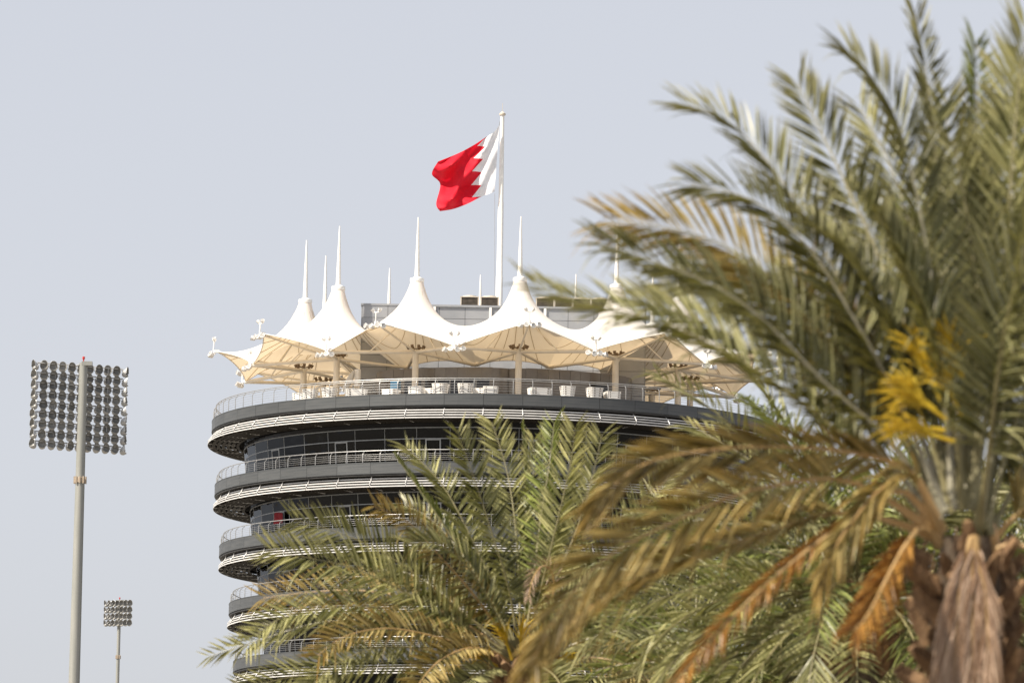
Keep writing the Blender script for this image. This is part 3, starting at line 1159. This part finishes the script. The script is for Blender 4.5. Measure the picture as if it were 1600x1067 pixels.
# ------------------------------------------------------------------ palms
def resample(pts, n):
    pts = np.array(pts)
    d = np.concatenate([[0], np.cumsum(np.linalg.norm(np.diff(pts, axis=0), axis=1))])
    s = np.linspace(0, d[-1], n)
    return np.stack([np.interp(s, d, pts[:, k]) for k in range(3)], 1)


def curve(ctrl, n=72):
    c = [np.array(p, float) for p in ctrl]
    dense = [cr(c, t) for t in np.linspace(0, len(c) - 1 - 1e-6, 160)]
    return resample(dense, n)


def nrm(a):
    return a / (np.linalg.norm(a, axis=-1, keepdims=True) + 1e-9)


def make_frond(palm, pts, L, leaf='leaf', stalk='rachis', tw=0., pet=.14, n_leaf=80, r0=.03, width=.026, vang=24., droop=.18,
               name='frond', a_base=62., a_tip=22., gap=0.05, label=None, tipfrac=.35, face=0.0, taper=1.05):
    """pts: the stalk's world points from the trunk to the tip."""
    base = np.array(palm.location)
    p = resample(pts, 90) - base
    T = nrm(np.gradient(p, axis=0))
    radial = p[-1] - p[0]
    radial[2] = 0
    radial = radial / (np.linalg.norm(radial) + 1e-6)
    hint = (np.array([0, 0, 1.]) * .75 - radial * .65) * (1 - face) + np.array([0, -1, .25]) * face
    Nn = nrm(hint[None, :] - T * (T @ hint)[:, None])
    Sd = np.cross(T, Nn)
    q = rad(tw)
    N2, S2_ = Nn * cos(q) + Sd * sin(q), Sd * cos(q) - Nn * sin(q)
    # stalk
    m = MB()
    k = list(range(0, 90, 4)) + [89]
    m.tube([p[i] for i in k], [r0 * (1.0 - .86 * (i / 89) ** .7) + (r0 * 1.1 * max(0, 1 - i / 9) if True else 0) for i in k], 6)
    # leaflets
    V, F, C = [], [], []
    ts = np.linspace(pet, .995, n_leaf)
    allv, allc = [], []
    for side in (-1, 1):
        t = np.clip(ts + rng.normal(0, .004, n_leaf), pet, 1)
        keep = rng.random(n_leaf) > gap
        t = t[keep]
        n = len(t)
        idx = t * 89
        i0 = np.clip(idx.astype(int), 0, 88)
        f = (idx - i0)[:, None]
        pos = p[i0] * (1 - f) + p[i0 + 1] * f
        Tt, Nt, St = T[i0], N2[i0], S2_[i0] * side
        u = (t - pet) / (1 - pet)
        al = np.radians(a_base + (a_tip - a_base) * u ** .85 + rng.normal(0, 3.2, n))[:, None]
        be = np.radians(vang * (1 - .4 * u) + rng.normal(0, 7, n))[:, None]
        d = nrm(Tt * np.cos(al) + (St * np.cos(be) + Nt * np.sin(be)) * np.sin(al))
        Ln = L * (.42 + .58 * np.sin(np.clip(u * 1.9 + .25, 0, pi) ** .9)) * np.where(u > .55, 1 - (u - .55) * taper, 1) * rng.uniform(.86, 1.1, n)
        Ln = np.maximum(Ln, L * tipfrac)[:, None]
        Wd = nrm(np.cross(d, Nt))
        ro = rng.normal(0, .7, n)[:, None]
        Nl = np.cross(Wd, d)
        W2 = Wd * np.cos(ro) + Nl * np.sin(ro)
        Nl = np.cross(W2, d)
        w = (width * (.75 + .25 * (1 - u)) * rng.uniform(.8, 1.15, n))[:, None] * .5
        dz = np.array([0, 0, -1.])[None, :]
        dr = (droop * rng.uniform(.4, 1.5, n) + np.where(rng.random(n) < .07, rng.uniform(.2, .9, n), 0))[:, None]
        bend = rng.normal(0, .022, n)[:, None] * W2
        a = pos + d * Ln * .33 + dz * Ln * dr * .06 + bend * Ln * .2
        b = pos + d * Ln * .70 + dz * Ln * dr * .38 + bend * Ln * .8
        e = pos + d * Ln * .98 + dz * Ln * dr * .9 + bend * Ln * 1.6
        fold = Nl * w * .95
        vs = np.stack([pos, a - W2 * w + fold, a, a + W2 * w + fold, b - W2 * w * .6 + fold * .6, b, b + W2 * w * .6 + fold * .6, e], 1)
        sh = np.clip(rng.normal(.5, .34, n), 0, 1)
        tp = np.clip((u - .75) * 2.0, 0, 1) * .6
        sc = np.zeros((n, 8, 4))
        sc[:, :, 0] = sh[:, None]
        along = np.array([0, .05, .05, .05, .25, .25, .25, .75])
        sc[:, :, 1] = np.clip(along[None, :] * rng.uniform(.2, 1, n)[:, None] + tp[:, None] * .6, 0, 1)
        sc[:, :, 3] = 1
        allv.append(vs.reshape(-1, 3))
        allc.append(sc.reshape(-1, 4))
    v = np.concatenate(allv)
    c = np.concatenate(allc)
    nl = len(v) // 8
    fl = np.array([[0, 1, 2, 2], [0, 2, 3, 3], [1, 4, 5, 2], [2, 5, 6, 3], [4, 7, 5, 5], [5, 7, 6, 6]])
    faces = []
    for i in range(nl):
        o = i * 8
        faces += [(o, o + 1, o + 2), (o, o + 2, o + 3), (o + 1, o + 4, o + 5, o + 2), (o + 2, o + 5, o + 6, o + 3), (o + 4, o + 7, o + 5), (o + 5, o + 7, o + 6)]
    me = bpy.data.meshes.new(name)
    me.from_pydata(v.tolist(), [], faces)
    me.materials.append(MT[leaf])
    ca = me.color_attributes.new('shade', 'FLOAT_COLOR', 'POINT')
    ca.data.foreach_set('color', c.reshape(-1))
    me.update()
    fo = link(name, me, palm)
    if label:
        fo['label'] = label
    ob('stalk', m, MT[stalk], fo, True)
    return fo


def strands(palm, org, dirs, n, ln, spread, r=.006, parent_name='date_stalk'):
    """A flower stalk with many thin yellow strands."""
    base = Vector(palm.location)
    m = MB()
    o = Vector(org) - base
    d = Vector(dirs).normalized()
    m.tube([o, o + d * ln * .5], [r * 3.2, r * 2], 5)
    for i in range(n):
        s = o + d * ln * random.uniform(.25, .5)
        e = (d + Vector((random.gauss(0, spread), random.gauss(0, spread), random.gauss(0, spread)))).normalized()
        l2 = ln * random.uniform(.35, .65)
        mid = s + e * l2 * .55
        m.tube([s, mid, mid + e * l2 * .45 + Vector((0, 0, -l2 * .22))], [r, r, r * .6], 3)
    ob(parent_name, m, MT['flower'], palm)


def trunk(palm, top, r_top, r_base, z_top, boots, bs=1.0):
    """Palm trunk with leaf-base boots; origin of palm at its foot."""
    m = MB()
    n = 20
    pts, rs = [], []
    for i in range(n + 1):
        t = i / n
        pts.append((random.gauss(0, .012), random.gauss(0, .012), z_top * t))
        rs.append(r_base + (r_top - r_base) * t + .02 * sin(i * 2.1))
    pts[-1] = (0, 0, z_top)
    rs[-1] = r_top * .6
    rs[-2] = r_top * .82
    m.tube(pts, rs, 18)
    tk = ob('trunk', m, MT['bark'], palm, True)
    b = MB()
    b.add([(-.085, 0, 0), (.085, 0, 0), (-.05, -.075, .17), (.05, -.075, .17), (-.03, -.125, .27), (.03, -.125, .27), (0, -.05, .0), (0, -.115, .17), (-.08, .06, .08), (.08, .06, .08), (0, -.06, .29)],
          [(0, 6, 7, 2), (6, 1, 3, 7), (2, 7, 4), (7, 3, 5), (7, 5, 4), (0, 2, 8), (1, 9, 3), (2, 4, 10), (4, 5, 10), (3, 10, 5), (2, 10, 8), (3, 9, 10), (8, 10, 9)])
    me = b.mesh('leaf_base', MT['boot'])
    i = 0
    z = z_top - .06
    while i < boots and z > .2:
        t = z / z_top
        r = r_base + (r_top - r_base) * t
        a = i * 2.39996
        o = link('leaf_base', me, tk, (r * sin(a), -r * cos(a), z - .1), a)
        k = bs * random.uniform(.8, 1.25)
        o.scale = (k * random.uniform(.85, 1.2), k, k * random.uniform(.8, 1.3))
        o.rotation_euler = (random.uniform(.0, .5), random.gauss(0, .16), a)
        z -= .021 / bs
        i += 1
    return tk


def crown_palm(name, px, py, dist, label, r=.24, boots=60, bs=1.0):
    c = P(px, py, dist)
    palm = thing(name, label, 'palm tree', (c.x, c.y, 0), 0, 'date palms in front of the tower')
    trunk(palm, c, r, r * 1.15, c.z, boots, bs)
    return palm, c


def pf(palm, pts, d0, d1, L, **k):
    """Frond along photo pixels, at distance d0 by the trunk and d0 + d1 at the tip."""
    n = len(pts)
    s = np.concatenate([[0], np.cumsum([hypot(pts[i + 1][0] - pts[i][0], pts[i + 1][1] - pts[i][1]) for i in range(n - 1)])])
    s = s / s[-1]
    w = [P(x, y, d0 + d1 * s[i] ** 1.15) for i, (x, y) in enumerate(pts)]
    k.setdefault('face', .7)
    return make_frond(palm, curve(w), L, **k)


def auto_frond(palm, c, az, el, ln, sag, L, **k):
    """Frond from the crown: azimuth az, start elevation el, bending down by droop degrees over its length."""
    pts = []
    p = np.array(c, float)
    h = np.array([sin(rad(az)), cos(rad(az)), 0])
    n = 24
    for i in range(n + 1):
        pts.append(p.copy())
        e = rad(el - sag * (i / n) ** 1.3)
        p = p + (h * cos(e) + np.array([0, 0, 1]) * sin(e)) * ln / n
    return make_frond(palm, pts, L, **k)


# ---- background palms (farther, softer)
def full_crown(palm, c, count, ln, L, leafs, seed, lo=-25, hi=78, n_leaf=52, width=.042):
    rs = random.Random(seed)
    for i in range(count):
        az = i * 137.508 + rs.uniform(-14, 14)
        u = (i + .5) / count
        el = hi + (lo - hi) * u ** .9 + rs.uniform(-7, 7)
        auto_frond(palm, c + Vector((0, 0, rs.uniform(-.12, .12))), az, el, ln * rs.uniform(.85, 1.1), 30 + 55 * u * rs.uniform(.7, 1.2), L * rs.uniform(.9, 1.1),
                   leaf=leafs[rs.randrange(len(leafs))], tw=rs.uniform(-35, 35), n_leaf=n_leaf, width=width, r0=.03, droop=.15, a_tip=34, taper=.85)


p3, c3 = crown_palm('date_palm', 1335, 930, 58, 'bushy date palm behind and left of the blurred near trunk', .3, 50, 1.2)
full_crown(p3, c3, 62, 3.3, .62, ['leaf_mid', 'leaf_mid', 'leaf', 'leaf_fresh'], 3)
p4, c4 = crown_palm('date_palm', 1085, 1110, 84, 'low date palm filling the bottom between the middle palm and near trunk', .3, 30, 1.4)
full_crown(p4, c4, 54, 4.0, .75, ['leaf_mid', 'leaf', 'leaf_fresh'], 5)
p5, c5 = crown_palm('date_palm', 1668, 970, 60, 'date palm at the right edge behind the near trunk', .3, 30, 1.2)
full_crown(p5, c5, 50, 3.4, .62, ['leaf_mid', 'leaf'], 9)
p6, c6 = crown_palm('date_palm', 1215, 1080, 70, 'shaded date palm at the bottom behind the long dry drooping frond', .3, 30, 1.2)
full_crown(p6, c6, 54, 3.4, .66, ['leaf', 'leaf_fresh', 'leaf_mid'], 11)
p7, c7 = crown_palm('date_palm', 1455, 1040, 76, 'farthest date palm seen low between the dry fronds and near trunk', .3, 30, 1.2)
full_crown(p7, c7, 54, 3.8, .7, ['leaf', 'leaf_mid'], 13)

# ---- middle palm
DM = 72.0
KM = DM / 52
pm, cm_ = crown_palm('date_palm', 815, 1035, DM, 'upright date palm in front of the tower, its fan of fronds nearly in focus', .26 * KM, 50, KM)
MID = [  # pixels from crown to tip, depth at tip, leaflet length, material, twist
    ([(808, 1020), (775, 925), (716, 800), (680, 744), (630, 696)], .9, .40, 'leaf_mid', 20),
    ([(806, 1022), (765, 930), (690, 815), (645, 750), (620, 716)], .3, .26, 'leaf_fresh', 70),
    ([(811, 1018), (795, 920), (768, 830), (742, 750), (714, 672)], -.5, .44, 'leaf_mid', 5),
    ([(813, 1016), (812, 930), (806, 830), (793, 740), (769, 660)], .8, .42, 'leaf_mid', -10),
    ([(815, 1016), (822, 920), (822, 800), (816, 668)], 1.0, .22, 'leaf_fresh', 80),
    ([(816, 1016), (826, 920), (832, 790), (834, 684)], .9, .36, 'leaf_mid', 20),
    ([(818, 1018), (832, 920), (845, 810), (858, 730), (866, 660)], .5, .40, 'leaf_fresh', -35),
    ([(820, 1020), (845, 920), (872, 810), (890, 730), (899, 668)], -.3, .44, 'leaf_mid', -12),
    ([(822, 1022), (858, 930), (896, 840), (922, 760), (941, 678)], .2, .44, 'leaf_mid', 10),
    ([(822, 1020), (850, 960), (880, 870), (905, 800), (925, 745)], 1.2, .4, 'leaf_mid', -10),
    ([(806, 1024), (745, 935), (678, 858), (637, 815), (581, 790)], -.8, .36, 'leaf_olive', -15),
    ([(808, 1024), (760, 925), (710, 850), (665, 805), (632, 790)], .9, .38, 'leaf_mid', 10),
    ([(804, 1026), (760, 985), (694, 935), (643, 893), (589, 858), (524, 830), (460, 812)], -.2, .50, 'leaf_mid', -25),
    ([(803, 1030), (740, 985), (670, 946), (616, 915), (549, 886), (481, 871), (417, 858)], -.6, .52, 'leaf_mid', -15),
    ([(803, 1030), (730, 975), (640, 935), (560, 922), (480, 925), (411, 934)], .6, .46, 'leaf_olive', -10),
    ([(800, 1034), (720, 985), (643, 957), (562, 947), (481, 954), (425, 972), (384, 1010)], -.9, .44, 'leaf_mid', 5),
    ([(800, 1034), (700, 992), (600, 970), (500, 972), (410, 998), (329, 1024)], .8, .38, 'leaf', 10),
    ([(800, 1040), (720, 1006), (640, 985), (589, 982), (535, 995), (496, 1024)], -1.2, .42, 'leaf_olive', 10),
    ([(800, 1046), (720, 1042), (640, 1040), (548, 1044), (460, 1056), (380, 1075)], -.6, .46, 'leaf_mid', 0),
    ([(800, 1046), (780, 1022), (735, 1012), (692, 1028), (660, 1060), (640, 1100)], -1.5, .38, 'leaf_olive', 0),
    ([(830, 1030), (880, 960), (950, 870), (1010, 790), (1062, 722)], .4, .44, 'leaf_mid', 15),
    ([(830, 1034), (890, 985), (960, 930), (1030, 890), (1090, 870)], .7, .44, 'leaf_mid', 0),
    ([(830, 1040), (900, 1005), (970, 985), (1040, 990), (1090, 1015)], -.3, .44, 'leaf', 5),
    ([(826, 1046), (880, 1030), (950, 1030), (1010, 1060), (1050, 1100)], -1.0, .42, 'leaf_olive', 5),
    ([(815, 1046), (840, 1040), (870, 1060), (890, 1110)], -1.6, .4, 'leaf_mid', 5),
    ([(805, 1046), (770, 1045), (720, 1070), (690, 1110)], -1.6, .4, 'leaf_mid', 5),
    ([(800, 1040), (700, 1020), (600, 1010), (520, 1040), (470, 1090)], -1.2, .42, 'leaf_mid', 5),
    ([(803, 1034), (735, 965), (660, 905), (600, 890), (540, 905)], 1.2, .44, 'leaf_mid', -20),
    ([(806, 1030), (770, 950), (725, 880), (680, 850), (640, 850)], -1.2, .42, 'leaf_mid', 10),
    ([(824, 1030), (862, 975), (905, 930), (940, 905)], -1.2, .42, 'leaf_mid', 0),
]
for pts, dd, L, lf, tw in MID:
    pf(pm, pts, DM, dd * KM, L * KM * .98, leaf=lf, tw=tw, n_leaf=84, r0=.020 * KM, width=.032 * KM, droop=.06, a_base=66, a_tip=40, taper=.75, pet=.2 if len(pts) > 4 else .15,
       stalk='rachis' if lf != 'leaf_olive' else 'rachis_dead')
# curled dead tip
pf(pm, [(850, 1020), (858, 960), (866, 915), (860, 888), (846, 884), (832, 905), (826, 935)], DM, -.9 * KM, .22 * KM, leaf='leaf_straw', stalk='rachis_dead', n_leaf=40, label='curled dry frond tip')
for (x, y, dx, dz) in ((800, 1030, -.35, 1), (830, 1035, .5, .9), (812, 1030, .05, 1.2), (845, 1045, 1.1, .5), (785, 1045, -.9, .5), (822, 1040, .3, .6)):
    strands(pm, P(x, y, DM - .3), (dx, -.4, dz), 34, .75, .3, .008)

# ---- near palm
DN = 32.0
KN = DN / 28
pn, cn = crown_palm('date_palm', 1512, 838, DN, 'large blurred date palm nearest the camera on the right with a shaggy trunk', .225 * KN, 170, .85)
NEAR = [  # pixels from crown to tip, depth at tip, leaflet length, material, stalk, twist
    ([(1478, 800), (1425, 640), (1335, 480), (1240, 310), (1150, 200), (1075, 165)], .5, .40, 'leaf', 'rachis_pale', 10),
    ([(1484, 795), (1445, 600), (1385, 430), (1318, 280), (1246, 130)], .9, .40, 'leaf', 'rachis', -20),
    ([(1490, 795), (1476, 620), (1455, 430), (1415, 230), (1375, 140), (1326, 82)], -.3, .42, 'leaf', 'rachis_pale', 15),
    ([(1498, 790), (1500, 620), (1480, 420), (1462, 240), (1446, 110), (1429, 20)], .7, .34, 'leaf', 'rachis', 35),
    ([(1510, 790), (1522, 600), (1530, 400), (1526, 200), (1524, 68)], 1.2, .32, 'leaf_fresh', 'rachis', 30),
    ([(1520, 795), (1545, 600), (1572, 380), (1586, 200), (1604, 40)], .2, .44, 'leaf_mid', 'rachis', 0),
    ([(1528, 830), (1546, 700), (1560, 580), (1582, 460), (1603, 385), (1640, 300)], -1.7, .52, 'leaf', 'rachis', -10),
    ([(1474, 800), (1410, 640), (1335, 500), (1262, 385), (1180, 315), (1080, 288)], -.3, .40, 'leaf', 'rachis_pale', 0),
    ([(1470, 805), (1390, 690), (1290, 600), (1187, 495), (1100, 440), (1022, 409), (945, 382)], -.9, .40, 'leaf', 'rachis_pale', 5),
    ([(1472, 800), (1385, 630), (1270, 490), (1160, 400), (1070, 362), (955, 345)], .4, .44, 'leaf_olive', 'rachis', -10),
    ([(1466, 815), (1372, 735), (1285, 655), (1190, 585), (1090, 528), (1000, 494), (905, 472), (838, 448)], -.4, .36, 'leaf', 'rachis', 15, dict(gap=.1)),
    ([(1470, 812), (1380, 715), (1290, 628), (1180, 545), (1080, 494), (985, 466)], .1, .38, 'leaf', 'rachis_pale', 5, dict(gap=.15)),
    ([(1468, 812), (1390, 720), (1310, 600), (1220, 500), (1130, 450), (1030, 440)], .9, .40, 'leaf', 'rachis', -10),
    ([(1470, 830), (1430, 742), (1340, 708), (1200, 698), (1085, 706), (1000, 728), (930, 785)], -.8, .40, 'leaf_olive', 'rachis_dead', -55, dict(a_base=38, a_tip=16)),
    ([(1466, 835), (1330, 752), (1190, 762), (1115, 787), (1037, 822), (970, 856), (920, 895), (870, 962), (826, 1044)], -1.3, .40, 'leaf_olive', 'rachis_dead', -25, dict(a_base=42, a_tip=18)),
    ([(1468, 840), (1320, 800), (1170, 842), (1045, 882), (945, 934), (882, 984), (832, 1044)], -.9, .34, 'leaf_olive', 'rachis_dead', 25, dict(a_base=38, a_tip=16)),
    ([(1468, 830), (1425, 745), (1375, 765), (1335, 810), (1308, 850), (1286, 898)], -1.2, .34, 'leaf_olive', 'rachis_dead', 0, dict(a_base=26, a_tip=8, width=.042, n_leaf=46, droop=.4, label='dry straw and orange drooping frond')),
    ([(1468, 835), (1410, 765), (1344, 803), (1266, 856), (1180, 928), (1110, 1002), (1040, 1085)], -1.0, .17, 'leaf_dead', 'rachis_dead', 0),
    ([(1470, 850), (1440, 825), (1410, 860), (1385, 905), (1355, 962), (1333, 985)], -.8, .30, 'leaf_dead', 'rachis_dead', 10),
    ([(1540, 830), (1575, 700), (1625, 560), (1690, 420)], .4, .42, 'leaf', 'rachis', 0),
    ([(1545, 840), (1585, 760), (1640, 680), (1730, 620)], .6, .42, 'leaf', 'rachis', 0),
    ([(1545, 850), (1595, 800), (1650, 780), (1740, 800)], -.3, .42, 'leaf_olive', 'rachis_dead', 0),
    ([(1545, 865), (1590, 850), (1640, 880), (1700, 960)], -.6, .36, 'leaf_dead', 'rachis_dead', 0),
    ([(1535, 830), (1570, 650), (1610, 480), (1660, 300)], 1.0, .42, 'leaf', 'rachis', 20),
    ([(1472, 805), (1400, 660), (1300, 545), (1205, 465), (1120, 425)], .2, .40, 'leaf', 'rachis', 0),
    ([(1520, 790), (1550, 600), (1575, 420), (1585, 250), (1572, 110)], .9, .42, 'leaf', 'rachis', -10),
    ([(1494, 790), (1474, 600), (1440, 420), (1395, 270), (1345, 170)], 1.1, .40, 'leaf_mid', 'rachis', 0),
    ([(1508, 790), (1512, 600), (1502, 420), (1486, 270), (1478, 150)], .9, .40, 'leaf', 'rachis', 10),
    ([(1530, 800), (1570, 620), (1600, 440), (1612, 260), (1608, 110)], .6, .44, 'leaf_mid', 'rachis', 0),
    # fronds at the back of the crown
    ([(1490, 790), (1460, 620), (1415, 470), (1375, 380), (1320, 300)], 1.5, .44, 'leaf', 'rachis', -10),
    ([(1495, 785), (1480, 620), (1455, 450), (1435, 330)], 1.7, .46, 'leaf_fresh', 'rachis', 0),
    ([(1502, 785), (1505, 600), (1495, 430), (1490, 300)], 1.6, .46, 'leaf', 'rachis', 10),
    ([(1512, 785), (1535, 600), (1555, 430), (1562, 300), (1560, 180)], 1.5, .46, 'leaf', 'rachis', 0),
    ([(1484, 795), (1435, 670), (1370, 560), (1300, 480), (1220, 430)], 1.4, .44, 'leaf', 'rachis', -10),
    ([(1488, 800), (1440, 640), (1395, 520), (1340, 420), (1270, 350)], -.1, .40, 'leaf', 'rachis', 30),
    ([(1505, 795), (1490, 660), (1462, 540), (1430, 450), (1385, 350)], -.6, .36, 'leaf', 'rachis', 20),
    ([(1515, 795), (1530, 640), (1530, 480), (1510, 330), (1490, 220)], .2, .40, 'leaf', 'rachis', -20),
]
for i, (pts, dd, L, lf, st, tw, *xx) in enumerate(NEAR):
    dead = lf == 'leaf_dead'
    kw = dict(leaf=lf, stalk=st, tw=tw, n_leaf=96 if L > .2 else 90, r0=.022 * KN, width=.0265 * KN if not dead else .022,
              pet=.22 if len(pts) > 5 else .26, droop=.1 if not dead else .35, a_base=58 if not dead else 30, a_tip=28, taper=.85,
              label='dry orange drooping frond' if dead else None)
    kw.update(xx[0] if xx else {})
    pf(pn, pts, DN, dd * KN, L * KN * (1.05 if dead else 1.2), **kw)
# straw skirt hanging down the trunk
for (x0, y0, x1, y1, x2, y2, lf) in ((1520, 838, 1498, 930, 1490, 1090, 'leaf_straw'), (1524, 836, 1520, 940, 1518, 1090, 'leaf_straw'),
                                     (1518, 840, 1484, 960, 1470, 1090, 'leaf_straw'),
                                     (1526, 838, 1540, 930, 1546, 1060, 'leaf_straw')):
    pf(pn, [(x0, y0), ((x0 + x1) / 2 - 3, (y0 + y1) / 2), (x1, y1), (x2, y2)], DN - .42, -.08, .30, leaf=lf, stalk='rachis_dead', n_leaf=90, gap=.3, pet=.05,
       r0=.012, width=.021, droop=.8, a_base=24, a_tip=10, vang=5, label='straw coloured dead frond hanging down the trunk')
for (x, y, dx, dz, ln) in ((1492, 690, -.9, .25, .5), (1480, 655, -.8, .5, .55), (1502, 650, -.25, .5, .5), (1470, 625, -.5, 1.1, .62),
                           (1476, 672, -1, .1, .48), (1504, 590, -.35, .8, .5), (1462, 640, -.95, .75, .45)):
    strands(pn, P(x, y, DN - .32), (dx, -.15, dz), 26, ln, .36, .0052)
# loose brown fibre hanging below the crown
m = MB()
for i in range(200):
    a = random.uniform(0, 2 * pi)
    r = .245 + random.uniform(0, .05)
    z = cn.z - random.uniform(-.1, 1.1)
    l_ = random.uniform(.15, .5)
    d = Vector((sin(a), -cos(a), 0))
    t = Vector((cos(a), sin(a), 0)) * random.gauss(0, .12)
    p0 = d * r + Vector((0, 0, z))
    m.tube([p0, p0 + d * .06 + t * l_ * .5 + Vector((0, 0, -l_ * .5)), p0 + d * random.uniform(.0, .1) + t * l_ + Vector((0, 0, -l_))], [.006, .005, .002], 3)
tag(ob('trunk_fibre', m, MT['fibre'], pn), kind='stuff')
print('triangles', sum(len(o.data.polygons) for o in bpy.data.objects if o.type == 'MESH') * 2)
